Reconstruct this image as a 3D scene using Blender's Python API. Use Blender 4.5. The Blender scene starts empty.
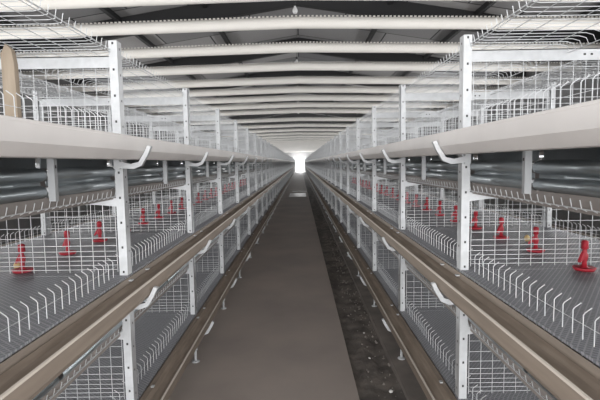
import bpy, bmesh, math, random
from mathutils import Vector, Matrix
random.seed(7)
C = bpy.context.scene.collection
S = bpy.context.scene

# ------------------------------------------------------------------ camera
CAM_Z = 1.446
F_PX, PITCH, ROLL = 446.2, 0.0836, 0.0160
cam = bpy.data.cameras.new('camera'); cam.sensor_width = 36; cam.lens = F_PX * 36 / 600
cam.clip_start = 0.02; cam.clip_end = 400
co = bpy.data.objects.new('camera', cam); C.objects.link(co)
fw = Vector((-0.0015, math.cos(PITCH), -math.sin(PITCH))).normalized()
q = fw.to_track_quat('-Z', 'Y').to_matrix().to_4x4()
co.matrix_world = Matrix.Translation((0, 0, CAM_Z)) @ q @ Matrix.Rotation(-ROLL, 4, 'Z')
S.camera = co

# ------------------------------------------------------------------ world, light, exposure
S.view_settings.view_transform = 'Standard'; S.view_settings.look = 'None'
S.view_settings.gamma = 1; S.view_settings.use_curve_mapping = False
S.view_settings.exposure = -0.05
w = bpy.data.worlds.new('overcast_sky'); S.world = w; w.use_nodes = True
bg = w.node_tree.nodes['Background']; bg.inputs[0].default_value = (0.93, 0.96, 1, 1); bg.inputs[1].default_value = 1.6

def area(name, loc, rot, sx, sy, power, color=(1, 1, 1)):
    l = bpy.data.lights.new(name, 'AREA'); l.shape = 'RECTANGLE'; l.size = sx; l.size_y = sy
    l.energy = power; l.color = color
    o = bpy.data.objects.new(name, l); C.objects.link(o); o.location = loc; o.rotation_euler = rot
    return o
HW, Y_FAR, Y_NEAR = 5.6, 79.0, -5.0
LY = (Y_FAR + Y_NEAR) / 2
R90 = math.pi / 2
area('added_light_left', (-HW - 0.25, LY, 1.75), (0, -R90, 0), 0.6, 84, 2450)  # two long strips added outside unseen side openings to light the barn
area('added_light_right', (HW + 0.25, LY, 1.75), (0, R90, 0), 0.6, 84, 2450)
area('daylight_far_door', (0, Y_FAR + 0.6, 1.35), (-R90, 0, 0), 2.6, 2.7, 2400)
area('added_fill_near_end', (0, Y_NEAR - 0.3, 1.9), (R90, 0, 0), 7.0, 3.0, 1000)  # fill light added behind the camera; no door is seen there

# ------------------------------------------------------------------ materials
def mat(name, col, rough=0.6, metal=0.0, noise=0.0, nscale=8.0, col2=None, spec=0.5, stretch=None, bump=0.0):
    m = bpy.data.materials.new(name); m.use_nodes = True; nt = m.node_tree; b = nt.nodes['Principled BSDF']
    b.inputs['Base Color'].default_value = (*col, 1); b.inputs['Roughness'].default_value = rough
    b.inputs['Metallic'].default_value = metal; b.inputs['Specular IOR Level'].default_value = spec
    if noise or col2:
        tc = nt.nodes.new('ShaderNodeTexCoord'); mp = nt.nodes.new('ShaderNodeMapping')
        if stretch: mp.inputs['Scale'].default_value = stretch
        n = nt.nodes.new('ShaderNodeTexNoise'); n.inputs['Scale'].default_value = nscale; n.inputs['Detail'].default_value = 6
        r = nt.nodes.new('ShaderNodeValToRGB')
        c2 = col2 or tuple(c * (1 - noise) for c in col)
        r.color_ramp.elements[0].position = 0.35; r.color_ramp.elements[1].position = 0.68
        r.color_ramp.elements[0].color = (*c2, 1); r.color_ramp.elements[1].color = (*col, 1)
        L = nt.links.new
        L(tc.outputs['Object'], mp.inputs[0]); L(mp.outputs[0], n.inputs['Vector']); L(n.outputs['Fac'], r.inputs[0])
        L(r.outputs[0], b.inputs['Base Color'])
        if bump:
            bp = nt.nodes.new('ShaderNodeBump'); bp.inputs['Strength'].default_value = bump; bp.inputs['Distance'].default_value = 0.02
            L(n.outputs['Fac'], bp.inputs['Height']); L(bp.outputs[0], b.inputs['Normal'])
    return m

M = {}
M['post'] = mat('galvanised_post', (0.56, 0.57, 0.58), 0.5, 0.1, 0.12, 30)
M['wire'] = mat('zinc_wire', (0.58, 0.59, 0.60), 0.45, 0.2)
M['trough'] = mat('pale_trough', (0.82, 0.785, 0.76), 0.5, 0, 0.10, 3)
M['darker'] = mat('brown_trough', (0.26, 0.21, 0.168), 0.6, 0, 0.0, 5, col2=(0.20, 0.162, 0.13), stretch=(6, .6, 6))  # middle and bottom troughs: browner and darker than the top one
M['feed'] = mat('tan_brightening_fill', (0.37, 0.30, 0.24), 0.9, 0, 0, 6, col2=(0.27, 0.215, 0.17), stretch=(6, .8, 6))  # lightened colour for the layer that brightens the trough interior
M['rail'] = mat('shiny_zinc_rail', (0.40, 0.44, 0.46), 0.33, 0.85)
M['lip'] = mat('pale_lip', (0.62, 0.56, 0.49), 0.45)  # lip strip coloured paler than the trough below it
M['bracket'] = mat('dull_zinc', (0.42, 0.43, 0.44), 0.5, 0.2)
M['belt'] = mat('manure_belt', (0.20, 0.195, 0.19), 0.35, 0, 0.15, 2)
M['strip'] = mat('belt_strip', (0.30, 0.27, 0.25), 0.5)
M['hole'] = mat('dark_hole', (0.05, 0.05, 0.05), 0.8)
M['red'] = mat('red_plastic', (0.36, 0.014, 0.028), 0.5)
M['yellow'] = mat('yellow_plastic', (0.50, 0.36, 0.16), 0.5)
M['beam'] = mat('cream_beam', (0.82, 0.79, 0.74), 0.7, 0, 0.05, 2, spec=0.1)
M['rafter'] = mat('black_steel', (0.012, 0.012, 0.013), 0.7)
M['wall'] = mat('grey_wall', (0.16, 0.16, 0.16), 0.8, 0, 0.2, 1.5)
M['concrete'] = mat('worn_concrete', (0.46, 0.395, 0.35), 0.7, 0, 0, 1.3, col2=(0.37, 0.32, 0.29), bump=0.15)
M['dirt'] = mat('dark_dirt', (0.24, 0.21, 0.185), 0.9, 0, 0, 7, col2=(0.10, 0.088, 0.08), bump=0.8)
M['earth'] = mat('packed_earth', (0.26, 0.225, 0.20), 0.85, 0, 0, 4, col2=(0.17, 0.15, 0.135), bump=0.3)
M['stone'] = mat('grey_rubble', (0.27, 0.24, 0.215), 0.9)
M['plaster'] = mat('white_plaster', (0.75, 0.73, 0.70), 0.8)
M['wood'] = mat('weathered_wood', (0.38, 0.31, 0.235), 0.75, 0, 0, 20, col2=(0.26, 0.205, 0.15), stretch=(1, 1, .15))
M['bulb'] = mat('white_glass', (0.9, 0.9, 0.9), 0.2)
M['cord'] = mat('black_cord', (0.02, 0.02, 0.02), 0.6)
M['flat_patch'] = mat('patch_white', (0.85, 0.85, 0.85), 0.4)

def floor_mesh_mat():
    m = bpy.data.materials.new('plastic_floor_mesh'); m.use_nodes = True; nt = m.node_tree; b = nt.nodes['Principled BSDF']
    tc = nt.nodes.new('ShaderNodeTexCoord'); mp = nt.nodes.new('ShaderNodeMapping')
    mp.inputs['Rotation'].default_value = (0, 0, math.radians(38))
    br = nt.nodes.new('ShaderNodeTexBrick'); br.offset = 0
    br.inputs['Color1'].default_value = (0.145, 0.148, 0.165, 1); br.inputs['Color2'].default_value = (0.175, 0.178, 0.195, 1)
    br.inputs['Mortar'].default_value = (0.30, 0.30, 0.315, 1)
    br.inputs['Scale'].default_value = 1; br.inputs['Mortar Size'].default_value = 0.0022
    br.inputs['Brick Width'].default_value = 0.016; br.inputs['Row Height'].default_value = 0.016
    L = nt.links.new
    L(tc.outputs['Object'], mp.inputs[0]); L(mp.outputs[0], br.inputs['Vector']); L(br.outputs['Color'], b.inputs['Base Color'])
    b.inputs['Roughness'].default_value = 0.55
    return m
M['floor_mesh'] = floor_mesh_mat()

def roof_mat():
    m = bpy.data.materials.new('grey_roof_sheets'); m.use_nodes = True; nt = m.node_tree; b = nt.nodes['Principled BSDF']
    tc = nt.nodes.new('ShaderNodeTexCoord')
    br = nt.nodes.new('ShaderNodeTexBrick')
    br.inputs['Color1'].default_value = (0.19, 0.19, 0.195, 1); br.inputs['Color2'].default_value = (0.42, 0.41, 0.405, 1)
    br.inputs['Mortar'].default_value = (0.06, 0.06, 0.06, 1)
    br.inputs['Scale'].default_value = 1; br.inputs['Mortar Size'].default_value = 0.015
    br.inputs['Brick Width'].default_value = 1.9; br.inputs['Row Height'].default_value = 1.1
    L = nt.links.new
    L(tc.outputs['Object'], br.inputs['Vector']); L(br.outputs['Color'], b.inputs['Base Color'])
    b.inputs['Roughness'].default_value = 0.9; b.inputs['Specular IOR Level'].default_value = 0.05
    return m
M['roof'] = roof_mat()

# ------------------------------------------------------------------ helpers
class MB:
    """collects shapes into one mesh; every shape has a material key"""
    def __init__(s): s.v = []; s.f = []; s.m = []; s.keys = []
    def k(s, key):
        if key not in s.keys: s.keys.append(key)
        return s.keys.index(key)
    def box(s, a, b, key):
        x0, y0, z0 = [min(p, q) for p, q in zip(a, b)]; x1, y1, z1 = [max(p, q) for p, q in zip(a, b)]
        i = len(s.v); s.v += [(x0,y0,z0),(x1,y0,z0),(x1,y1,z0),(x0,y1,z0),(x0,y0,z1),(x1,y0,z1),(x1,y1,z1),(x0,y1,z1)]
        for f in ((0,3,2,1),(4,5,6,7),(0,1,5,4),(1,2,6,5),(2,3,7,6),(3,0,4,7)):
            s.f.append(tuple(i + j for j in f)); s.m.append(s.k(key))
    def wire(s, pts, r, key, n=4, caps=True):
        pts = [Vector(p) for p in pts]; i0 = len(s.v); mk = s.k(key)
        for j, p in enumerate(pts):
            d = (pts[min(j+1, len(pts)-1)] - pts[max(j-1, 0)]).normalized()
            up = Vector((0, 0, 1)) if abs(d.z) < 0.85 else Vector((0, 1, 0))
            a = d.cross(up).normalized(); b = a.cross(d)
            for t in range(n):
                an = 2 * math.pi * (t + .5) / n
                s.v.append(tuple(p + a * (r * math.cos(an)) + b * (r * math.sin(an))))
        for j in range(len(pts) - 1):
            for t in range(n):
                A = i0 + j*n + t; B = i0 + j*n + (t+1) % n
                s.f.append((A, B, B + n, A + n)); s.m.append(mk)
        if caps:
            s.f.append(tuple(i0 + t for t in range(n))); s.m.append(mk)
            e = i0 + (len(pts)-1) * n
            s.f.append(tuple(e + t for t in reversed(range(n)))); s.m.append(mk)
    def prism(s, prof, y0, y1, key):          # closed profile in x,z swept along y
        i = len(s.v); n = len(prof); mk = s.k(key)
        s.v += [(p[0], y0, p[1]) for p in prof] + [(p[0], y1, p[1]) for p in prof]
        for t in range(n):
            u = (t+1) % n; s.f.append((i+t, i+u, i+n+u, i+n+t)); s.m.append(mk)
        s.f.append(tuple(i+t for t in range(n))); s.m.append(mk)
        s.f.append(tuple(i+n+t for t in reversed(range(n)))); s.m.append(mk)
    def lathe(s, prof, key, c=(0,0,0), n=14):
        i0 = len(s.v); mk = s.k(key)
        for r, z in prof:
            for t in range(n):
                a = 2*math.pi*t/n; s.v.append((c[0]+r*math.cos(a), c[1]+r*math.sin(a), c[2]+z))
        for j in range(len(prof)-1):
            for t in range(n):
                A = i0+j*n+t; B = i0+j*n+(t+1)%n; s.f.append((A,B,B+n,A+n)); s.m.append(mk)
        s.f.append(tuple(i0+t for t in reversed(range(n)))); s.m.append(mk)
        e = i0+(len(prof)-1)*n; s.f.append(tuple(e+t for t in range(n))); s.m.append(mk)
    def add(s, o):
        i = len(s.v); s.v += o.v
        for f, m in zip(o.f, o.m): s.f.append(tuple(i+j for j in f)); s.m.append(s.k(o.keys[m]))
    def flip(s, sx):
        r = MB(); r.keys = list(s.keys); r.m = list(s.m)
        r.v = [(v[0]*sx, v[1], v[2]) for v in s.v]; r.f = [tuple(reversed(f)) if sx < 0 else f for f in s.f]
        return r
    def mesh(s, name, smooth=False):
        me = bpy.data.meshes.new(name); me.from_pydata(s.v, [], s.f)
        for k in s.keys: me.materials.append(M[k])
        me.polygons.foreach_set('material_index', s.m)
        bm = bmesh.new(); bm.from_mesh(me); bmesh.ops.recalc_face_normals(bm, faces=bm.faces); bm.to_mesh(me); bm.free()
        if smooth: me.polygons.foreach_set('use_smooth', [True]*len(me.polygons))
        me.update(); return me
    def build(s, name, parent=None, smooth=False):
        o = bpy.data.objects.new(name, s.mesh(name, smooth)); C.objects.link(o); o.parent = parent; return o
def tag(o, label=None, cat=None, group=None, kind=None):
    if label: o['label'] = label
    if cat: o['category'] = cat
    if group: o['group'] = group
    if kind: o['kind'] = kind
    return o
def empty(name, loc):
    o = bpy.data.objects.new(name, None); C.objects.link(o); o.location = loc; o.empty_display_size = .1; return o
def struct(o): o['kind'] = 'structure'; return o
ORD = ['nearest','second','third','fourth','fifth','sixth','seventh','eighth','ninth','tenth','eleventh','twelfth','thirteenth','fourteenth','fifteenth','sixteenth']

# ------------------------------------------------------------------ dimensions
D = 1.2                       # post spacing
Y0 = 1.97                     # first visible post
XL, XR = -0.790, 0.722        # post planes
DEPTH = 1.04
LIP = (0.345, 0.94, 1.56)      # trough lip heights
TOP = 1.976
PATH_R, TRENCH_R = 0.34, 0.64

# ------------------------------------------------------------------ building shell
b = MB(); b.box((-HW-.2, Y_NEAR, -.30), (HW+.2, Y_FAR, -.07), 'earth'); struct(b.build('floor'))
b = MB(); b.box((-1.05, Y_NEAR, -.07), (PATH_R, Y_FAR, 0), 'concrete'); o = struct(b.build('trim_1'))
b = MB(); b.box((TRENCH_R, Y_NEAR, -.07), (HW+.2, Y_FAR, 0), 'earth'); struct(b.build('trim_2'))
b = MB(); b.box((-HW-.2, Y_NEAR, -.07), (-1.05, Y_FAR, 0), 'earth'); struct(b.build('trim_3'))
# uneven dirt in the trench
n = MB(); nx, ny = 7, 400
for j in range(ny+1):
    for i in range(nx+1):
        x = PATH_R + (TRENCH_R-PATH_R)*i/nx; y = Y_NEAR + 45.0*j/ny
        z = -.05 + .018*math.sin(y*3.1+i)*math.cos(y*1.7+i*2) + random.uniform(-.008, .008) + (.012 if i in (0, nx) else 0)
        n.v.append((x, y, z))
for j in range(ny):
    for i in range(nx):
        a = j*(nx+1)+i; n.f.append((a, a+1, a+nx+2, a+nx+1)); n.m.append(n.k('dirt'))
tag(n.build('dirt', smooth=True), 'dark loose dirt in the shallow trench beside the concrete path', 'dirt', kind='stuff')

for s, nm in ((-1, 'left'), (1, 'right')):
    b = MB(); b.box((s*HW, Y_NEAR, 0), (s*(HW+.15), Y_FAR, 1.48), 'wall')
    b.box((s*HW, Y_NEAR, 2.02), (s*(HW+.15), Y_FAR, 3.6), 'wall')
    y = Y_NEAR
    while y < Y_FAR:
        b.box((s*HW, y, 1.48), (s*(HW+.15), y+.22, 2.02), 'wall'); y += 6.4
    struct(b.build('wall_'+nm))
b = MB(); DW, DH = 1.25, 2.25
b.box((-HW, Y_FAR, 0), (-DW, Y_FAR+.15, 4.5), 'wall'); b.box((DW, Y_FAR, 0), (HW, Y_FAR+.15, 4.5), 'wall'); b.box((-DW, Y_FAR, DH), (DW, Y_FAR+.15, 4.5), 'wall')
struct(b.build('wall_far'))
b = MB()
b.box((-HW, Y_NEAR-.15, 0), (-3.6, Y_NEAR, 4.5), 'wall'); b.box((3.6, Y_NEAR-.15, 0), (HW, Y_NEAR, 4.5), 'wall'); b.box((-3.6, Y_NEAR-.15, 3.5), (3.6, Y_NEAR, 4.5), 'wall')
struct(b.build('wall_near'))
RIDGE, EAVE = 4.50, 3.60
def roof_z(x): return RIDGE - (RIDGE-EAVE)*abs(x)/(HW+.15)
b = MB(); E_ = HW+.15
b.prism([(-E_, EAVE), (0, RIDGE), (E_, EAVE), (E_, EAVE+.08), (0, RIDGE+.08), (-E_, EAVE+.08)], Y_NEAR-.15, Y_FAR+.15, 'roof')
struct(b.build('ceiling'))
# dark gable rafters
k = 0; y = 8.0 - 3.2*3
while y < Y_FAR:
    b = MB(); h = .30
    b.prism([(-HW, roof_z(HW)-.02-h), (0, RIDGE-.02-h), (HW, roof_z(HW)-.02-h), (HW, roof_z(HW)-.005), (0, RIDGE-.005), (-HW, roof_z(HW)-.005)], y, y+.10, 'rafter')
    k += 1; struct(b.build('trim_%d' % (3+k))); y += 3.2

for x in (-4.6, -3.1, -1.6, 1.6, 3.1, 4.6):
    b = MB(); z = roof_z(x); b.box((x-.035, Y_NEAR, z-.10), (x+.035, Y_FAR, z-.01), 'rafter'); k += 1; struct(b.build('trim_%d' % (3+k)))

# white tie beams with a toothed upper edge
def beam_mesh(nteeth=True):
    b = MB(); r = .077; n = 16; xs = [-HW, -HW/2, 0, HW/2, HW]
    b.wire([(x, 0, -.02*abs(x)) for x in xs], r, 'beam', n=12)
    t = MB(); x = -HW + .02
    while x < HW:
        z = -.02*abs(x) + r - .012
        t.box((x, -.012, z), (x+.028, .012, z+.032), 'beam'); x += .056
    return b, t
bb, bt = beam_mesh()
me_b = bb.mesh('beam_tube', True); me_t = bt.mesh('toothed_edge')
ys = [3.8, 5.2, 6.27, 7.6, 9.05, 10.55, 11.9, 13.4, 15.0, 16.7]
while ys[-1] < 76: ys.append(ys[-1] + 3.2)
for i, y in enumerate(ys):
    r = empty('roof_beam', (0, y, 3.35))
    o = bpy.data.objects.new('tube', me_b); C.objects.link(o); o.parent = r
    if i < 16:
        o = bpy.data.objects.new('toothed_edge', me_t); C.objects.link(o); o.parent = r
    if i == 0: lab = 'white roof beam closest to the camera, above the top edge of the picture'
    elif i == 1: lab = 'white roof beam just skimming the top left edge of the picture'
    elif i < 10: lab = 'white crosswise roof beam, %s fully visible one counting from the camera' % ORD[i-2]
    else: lab = 'thin distant white roof beam far down the barn before the bright doorway'
    tag(r, lab, 'roof beam', 'white crosswise beams under the roof')
# bulbs on cords under the ridge
for i in range(8):
    y = 7.0 + 3.5*i
    r = empty('light_bulb', (-.04, y, 3.74))
    g = MB(); g.lathe([(.006,-.04),(.03,-.03),(.042,0),(.036,.03),(.018,.06),(.016,.085)], 'bulb'); g.build('glass', r, True)
    g = MB(); g.lathe([(.019,.075),(.02,.12),(.008,.13)], 'cord', n=10); g.wire([(0,0,.12),(0,0,RIDGE-3.74)], .004, 'cord'); g.build('cord', r)
    tag(r, ['white light bulb on a cord under the ridge, the one nearest the camera',
            'second light bulb from the camera hanging behind the second visible roof beam'][i] if i < 2 else
        'small distant light bulb on a cord under the ridge beyond the third roof beam', 'light bulb', 'bulbs hung along the roof ridge')

# faint dust haze filling the barn
b = MB(); b.box((-HW+.02, 6.0, .01), (HW-.02, Y_FAR-.05, 3.5), 'wall'); o = b.build('dust_haze'); o.data.materials.clear()
hm = bpy.data.materials.new('dust_haze'); hm.use_nodes = True; hn = hm.node_tree; hn.nodes.remove(hn.nodes['Principled BSDF'])
vs = hn.nodes.new('ShaderNodeVolumeScatter'); vs.inputs['Density'].default_value = 0.005; vs.inputs['Color'].default_value = (1, 1, 1, 1); vs.inputs['Anisotropy'].default_value = 0.8
hn.links.new(vs.outputs[0], hn.nodes['Material Output'].inputs['Volume']); o.data.materials.append(hm)
tag(o, 'faint pale dust haze in the air toward the far doorway', 'haze', kind='stuff')

# ------------------------------------------------------------------ cage sections
WR = .0015
A_, B_ = -.024, D - .028      # reach of a section along the aisle
def channel(x0, z0, z1):
    b = MB(); w, d, t = .024, .036, .004        # U channel opening away from the aisle
    b.box((x0-.018, -w, z0), (x0-.018+t, w, z1), 'post')
    b.box((x0-.018, -w, z0), (x0-.018+d, -w+t, z1), 'post'); b.box((x0-.018, w-t, z0), (x0-.018+d, w, z1), 'post')
    b.box((x0-.018, -w, z1-.004), (x0-.018+d, w, z1), 'post')
    z = z0 + .06; h = .003
    while z < z1 - .02:
        b.box((x0-.0192, -.0025, z), (x0-.0178, .0025, z+.009), 'hole')
        b.box((x0-.004, -w-.0012, z+.02), (x0+.004, -w+.001, z+.03), 'hole'); z += .11
    return b
def foot(x0):
    b = MB(); b.wire([(x0, 0, .004), (x0, 0, .13)], .009, 'post', n=8)
    b.lathe([(.028, 0), (.028, .006), (.012, .012)], 'post', (x0, 0, 0), 12)
    b.box((x0-.013, -.013, .085), (x0+.013, .013, .10), 'post'); return b
def comb(L, x0, sx):
    b = MB(); n = 25
    for i in range(n):
        y = .022 + i*.0465; j = random.uniform(-.0015, .0015)
        b.wire([(x0, y, L-.03), (x0, y+j, L+.087), (x0+sx*.004, y+j, L+.093), (x0+sx*.022, y+j, L+.106)], WR, 'wire')
    b.wire([(x0+.003*sx, A_, L+.06), (x0+.003*sx, B_, L+.06)], WR*.7, 'wire')
    b.wire([(x0+.003*sx, A_, L-.02), (x0+.003*sx, B_, L-.02)], WR, 'wire')
    return b
def hook_rail(T, x0, sx):
    b = MB()
    b.wire([(x0, A_, T-.018), (x0, B_, T-.018)], WR*1.3, 'wire'); b.wire([(x0+sx*.03, A_, T-.03), (x0+sx*.03, B_, T-.03)], WR*1.3, 'wire')
    for i in range(28):
        y = .02 + i*.0426
        b.wire([(x0+sx*.03, y, T-.032), (x0, y, T-.018), (x0-sx*.006, y, T+.006)], WR, 'wire')
    return b
def partition(L, T):
    b = MB(); z0, z1 = L+.03, T-.045; x0, x1 = .035, DEPTH-.035
    n = 18
    for i in range(n+1):
        x = x0 + (x1-x0)*i/n; b.wire([(x, 0, z0), (x, 0, z1)], WR, 'wire')
    for h in (.012, .032, .052, .072, .095, .12, .155, .20, .25):
        if z0+h < z1: b.wire([(x0, 0, z0+h), (x1, 0, z0+h)], WR, 'wire')
    b.wire([(x0, 0, z1), (x1, 0, z1)], WR*1.2, 'wire')
    return b
def cross_arm(T, full, rear=0):
    b = MB()
    if full:
        b.box((.018, -.012, T-.085), (DEPTH-.018, -.008, T-.035), 'post'); b.box((.018, -.012, T-.039), (DEPTH-.018, .012, T-.035), 'post')
        for x in (.5, .53): b.box((x, -.0135, T-.064), (x+.01, -.0118, T-.056), 'hole')
    else:
        for s in (rear,):
            f = lambda x: DEPTH - x if s else x
            i = len(b.v); prof = [(f(.018), T-.065), (f(.018), T-.025), (f(.21), T-.035), (f(.21), T-.045)]
            b.prism(prof, -.012, -.006, 'post')
    return b
def bracket(L, x0, sx):
    b = MB()                                      # arm under the trough and finger up its outer face
    pts = [(.012,-.092),(-.060,-.108),(-.096,-.100),(-.120,-.062),(-.136,-.030),(-.152,-.034),(-.136,-.070),(-.108,-.116),(-.072,-.130),(.012,-.124)]
    b.prism([(x0+sx*p[0], L+p[1]) for p in pts], -.046, -.024, 'post')
    b.box((x0+sx*.012, -.045, L-.13), (x0-sx*.012, -.022, L-.08), 'post')
    return b
def hanger(L, x0, low):
    b = MB(); y = .66
    b.box((x0-.008, y-.009, L-low), (x0-.004, y+.009, L-.082), 'bracket'); b.box((x0-.004, y-.009, L-low), (x0+.014, y-.006, L-.082), 'bracket')
    b.box((x0-.009, y-.004, L-.12), (x0-.0079, y+.004, L-.11), 'hole'); return b
def guard(L, x0, sx):                            # shiny sheet rolled into two rounded ribs
    b = MB(); prof = [(x0+sx*.012, L-.062), (x0+sx*.012, L-.117)]
    for zc, r in ((L-.140, .021), (L-.194, .019)):
        for t in range(9):
            a = math.pi*(.5 + t/8); prof.append((x0 + sx*r*1.1*math.cos(a), zc + r*math.sin(a)))
    prof.append((x0+sx*.003, L-.222)); back = [(p[0]+sx*.002, p[1]) for p in reversed(prof)]
    for y0, y1 in ((.026, .645), (.675, B_-.002)): b.prism(prof+back, y0, y1, 'rail')
    return b
def edge_strip(L, x0, sx):
    b = MB(); b.box((x0, A_, L-.262), (x0+sx*.004, B_, L-.215), 'strip'); b.box((x0, A_, L-.219), (x0+sx*.03, B_, L-.215), 'strip'); return b
def floor_panel(L):
    b = MB(); b.box((-.019, A_, L+.012), (DEPTH+.019, B_, L+.020), 'floor_mesh'); return b
def top_mesh(T, sx, x0):
    b = MB(); w = .42
    f = lambda x: x0 + sx*x
    for i in range(28):
        y = .02 + i*.0426
        b.wire([(f(-.006), y, T+.012), (f(0), y, T-.018), (f(.02), y, T-.022), (f(w-.04), y, T-.022), (f(w-.012), y, T-.030), (f(w), y, T-.055)], WR, 'wire')
    for x in (0, .07, .15, .24, .34): b.wire([(f(x), A_, T-.0245), (f(x), B_, T-.0245)], WR, 'wire')
    b.wire([(f(w), A_, T-.055), (f(w), B_, T-.055)], WR*1.3, 'wire')
    b.wire([(f(.0), A_, T-.012), (f(.0), B_, T-.012)], WR*1.6, 'wire')
    return b
def clip(L, x0, sx, y):
    b = MB(); b.box((x0-sx*.045, y, L-.001), (x0-sx*.020, y+.02, L+.004), 'post'); return b

def section_parts():
    P = [('post', channel(0, .12, TOP)), ('rear_post', channel(DEPTH, .12, TOP-.0)), ('foot', foot(0)), ('foot', foot(DEPTH))]
    for ti, L in enumerate(LIP):
        T = L + (.38 if ti == 0 else .39)
        P += [('comb', comb(L, .03, 1)), ('rear_comb', comb(L, DEPTH-.03, -1)), ('partition_mesh', partition(L, T)),
              ('cross_arm', cross_arm(T, ti == 2)), ('trough_bracket', bracket(L, 0, 1)), ('trough_bracket', bracket(L, DEPTH, -1)),
              ('floor_mesh', floor_panel(L)), ('clip', clip(L, 0, 1, -.05)), ('clip', clip(L, 0, 1, .16))]
        if ti < 2:
            P.append(('cross_arm', cross_arm(T, False, 1)))
            U = LIP[ti+1]
            P += [('hook_rail', hook_rail(T, .02, 1)), ('hook_rail', hook_rail(T, DEPTH-.02, -1)),
                  ('hanger', hanger(U, .0, .225 if ti == 1 else .13)), ('ribbed_guard', guard(U, .035, 1)),
                  ('edge_strip', edge_strip(U, .034, 1)), ('edge_strip', edge_strip(U, DEPTH-.034, -1))]
        else:
            P += [('top_mesh', top_mesh(T, 1, .01)), ('top_mesh', top_mesh(T, -1, DEPTH-.01))]
    return P
PARTS = section_parts()
N_DETAIL = 14
K_END = 60
for s, X, side in ((-1, XL, 'left'), (1, XR, 'right')):
    meshes = [(n, p.flip(s).mesh(n, n == 'ribbed_guard')) for n, p in PARTS]
    allm = MB()
    for n, p in PARTS: allm.add(p.flip(s))
    me_all = allm.mesh('cage_section_far')
    for k in range(-2, K_END):
        y = Y0 + k*D
        loc = (X, y, 0)
        grp = 'cage sections of the %s row' % side
        if -1 <= k < N_DETAIL:
            r = empty('cage_section', loc)
            for n, me in meshes:
                o = bpy.data.objects.new(n, me); C.objects.link(o); o.parent = r
            if k == -1: lab = 'three-tier wire cage section cut off by the %s edge of the picture' % side
            else: lab = 'three-tier wire cage section behind the %s visible white upright of the %s row' % (ORD[k], side)
            tag(r, lab, 'wire cage', grp)
        else:
            o = bpy.data.objects.new('cage_section', me_all); C.objects.link(o); o.location = loc
            tag(o, 'small distant three-tier cage section far down the %s row toward the doorway' % side if k > 0 else
                'three-tier cage section of the %s row level with the camera, outside the picture' % side, 'wire cage', grp)

# ------------------------------------------------------------------ feed troughs (continuous runs)
YA, YB = Y0 - 2*D - .1, Y0 + K_END*D
TPROF = [(-.118, .000), (-.122, -.004), (-.121, -.054), (-.094, -.088), (-.050, -.090), (-.022, -.064), (-.020, .010),
         (-.026, .012), (-.042, -.024), (-.066, -.040), (-.094, -.040), (-.116, -.010)]
LPROF = [(-.115, .000), (-.119, .004), (-.124, .002), (-.124, -.005), (-.122, -.005), (-.121, .000)]
TN = ('bottom', 'middle', 'top')
for s, X, side in ((-1, XL, 'left'), (1, XR, 'right')):
    for rear in (0, 1):
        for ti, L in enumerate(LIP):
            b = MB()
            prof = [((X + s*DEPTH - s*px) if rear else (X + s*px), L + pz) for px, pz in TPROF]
            b.prism(prof, YA, YB, 'trough' if ti == 2 else 'darker')
            o = b.build('feed_trough')
            if ti < 2:
                b = MB(); b.prism([((X + s*DEPTH - s*px) if rear else (X + s*px), L + pz) for px, pz in ((-.113, -.014), (-.094, -.039), (-.066, -.039), (-.043, -.026), (-.036, -.010), (-.06, -.019), (-.09, -.020))], YA+.01, YB-.01, 'feed')
                b.build('brightening_fill', o)  # tan layer added to brighten the shaded inside of the trough
            b = MB(); b.prism([((X + s*DEPTH - s*px) if rear else (X + s*px), L + pz) for px, pz in LPROF], YA, YB, 'trough' if ti == 2 else 'lip')
            b.build('rolled_lip', o)
            if rear: lab = 'long %s-tier feed trough along the back of the %s cage row' % (TN[ti], side)
            else: lab = {2: 'long pale %s-tier feed trough facing the aisle on the %s', 1: 'long brown %s-tier feed trough facing the aisle on the %s', 0: 'low brown %s-tier feed trough just above the floor on the %s'}[ti] % (TN[ti], side)
            tag(o, lab, 'feed trough', 'feed troughs of the %s row' % side)
    for ti, L in enumerate(LIP):
        b = MB(); xa, xb = X + s*.05, X + s*(DEPTH-.05)
        b.box((xa, YA, L-.150), (xb, YB, L-.146), 'belt')
        tag(b.build('manure_belt'), 'long grey manure belt under the %s tier of the %s cage row' % (TN[ti], side), 'belt', 'manure belts of the %s row' % side)

# ------------------------------------------------------------------ red drinkers on the middle tier
dish = MB(); dish.lathe([(.020,0),(.040,.004),(.046,.016),(.040,.018),(.022,.012),(.014,.018),(.012,.02)], 'red', n=18)
stem = MB(); stem.lathe([(.012,.012),(.009,.040),(.013,.055),(.015,.070),(.009,.080),(.008,.108),(.013,.112),(.013,.130),(.006,.134)], 'red', n=14)
stem.box((-.012, -.009, .096), (.012, .009, .128), 'red')
arm = MB(); arm.prism([(-.008,.055),(-.034,.040),(-.036,.048),(-.012,.086)], -.006, .006, 'red')
DR = [('dish', dish.mesh('dish', True)), ('stem', stem.mesh('stem', True)), ('lever', arm.mesh('lever'))]
for s, X, side, yA in ((-1, XL, 'left', 2.03), (1, XR, 'right', 1.90)):
    for i in range(-1, 22):
        y = yA + .4*i
        # keep clear of the partitions
        d = (y - Y0) % D; d = d - D if d > D/2 else d
        if abs(d) < .05: y += .05 if d >= 0 else -.05
        r = empty('drinker', (X + s*.50, y, LIP[1] + .020))
        for n, me in DR:
            o = bpy.data.objects.new(n, me); C.objects.link(o); o.parent = r
        r.rotation_euler.z = random.uniform(-.5, .5)
        if i == -1: lab = 'red plastic drinker in the %s middle tier, outside the picture beside the nearest visible one' % side
        elif i < 6: lab = 'red plastic drinker in the %s middle tier, %s one in view from the camera' % (side, ORD[i])
        else: lab = 'small distant red drinker far down the %s middle tier behind the wires' % side
        tag(r, lab, 'drinker', 'red drinkers in the %s middle tier' % side)
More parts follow.
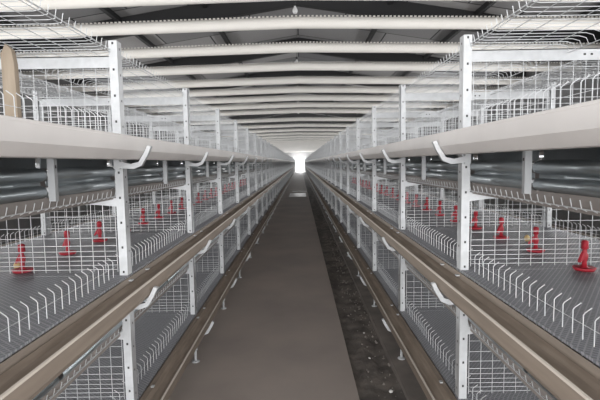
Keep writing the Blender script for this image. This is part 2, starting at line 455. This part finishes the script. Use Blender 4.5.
for nm, x, y, lab in (('l', -1.36, 2.10, 'small yellow plastic cap beside the nearest red drinker in the left middle tier'),
                  ('r', 1.34, 2.62, 'small yellowish plastic cap behind the red drinkers in the right middle tier')):
    b = MB(); b.lathe([(.010,0),(.015,.010),(.016,.022),(.010,.034),(.005,.038)], 'yellow'); o = b.build('plastic_cap', smooth=True)
    o.location = (x, y, LIP[1]+.020); tag(o, lab, 'cap')

# ------------------------------------------------------------------ wooden stake, upper left
b = MB(); i0 = 0
prof = [(-.024, -.20), (.026, -.20), (.024, .06), (.016, .11), (-.004, .130), (-.022, .095)]
b.prism(prof, -.012, .012, 'wood')
o = b.build('wooden_stake'); o.location = (-1.065, 1.68, LIP[2] + .02 + .185); 
tag(o, 'pointed weathered wooden stake standing upright in the top left cage', 'wooden stake')

# ------------------------------------------------------------------ rubble beside the path, white patches on the path
b = MB()
for i in range(420):
    y = random.uniform(1.8, 9) if i < 300 else random.uniform(9, 25)
    x = min(max(random.gauss(.56, .06), PATH_R+.02), TRENCH_R-.01); r = random.uniform(.003, .011)
    c = Vector((x, y, -.042)); i0 = len(b.v)
    pts = [(1,0,0),(-1,0,0),(0,1,0),(0,-1,0),(0,0,1),(0,0,-1)]
    for p in pts: b.v.append(tuple(c + Vector(p)*r*random.uniform(.6, 1.3)))
    for f in ((0,2,4),(2,1,4),(1,3,4),(3,0,4),(2,0,5),(1,2,5),(3,1,5),(0,3,5)):
        b.f.append(tuple(i0+j for j in f)); b.m.append(b.k('stone'))
tag(b.build('rubble'), 'small grey rubble crumbs strewn in the dirt trench beside the path', 'rubble', kind='stuff')
for x, y, r, lab in ((.56, 2.76, .016, 'white plaster chip in the dirt trench, brightest one near the front'),
                     (.50, 3.25, .011, 'small white plaster chip in the trench, a little behind the brightest one'),
                     (.53, 3.75, .010, 'tiny pale plaster chip in the trench, farthest of the three')):
    bm = bmesh.new(); bmesh.ops.create_icosphere(bm, subdivisions=1, radius=r)
    for v in bm.verts: v.co *= random.uniform(.7, 1.2); v.co.z *= .6
    me = bpy.data.meshes.new('plaster_chip'); bm.to_mesh(me); bm.free(); me.materials.append(M['plaster'])
    o = bpy.data.objects.new('plaster_chip', me); C.objects.link(o); o.location = (x, y, -.03); tag(o, lab, 'plaster chip', 'plaster chips in the trench')
for y, ln, x0, x1, lab in ((18.9, 2.2, -.50, .24, 'flat white patch on the concrete path in the distance'), (22.3, .4, -.42, .30, 'thin white strip just beyond the flat white patch on the path')):
    b = MB(); b.box((x0, 0, 0), (x1, ln, .006), 'flat_patch'); b.box((x0, 0, .006), (x1, .03, .014), 'flat_patch')  # thin white slabs for unidentified pale patches on the path
    o = b.build('white_patch'); o.location = (0, y, 0); tag(o, lab, 'sheet')
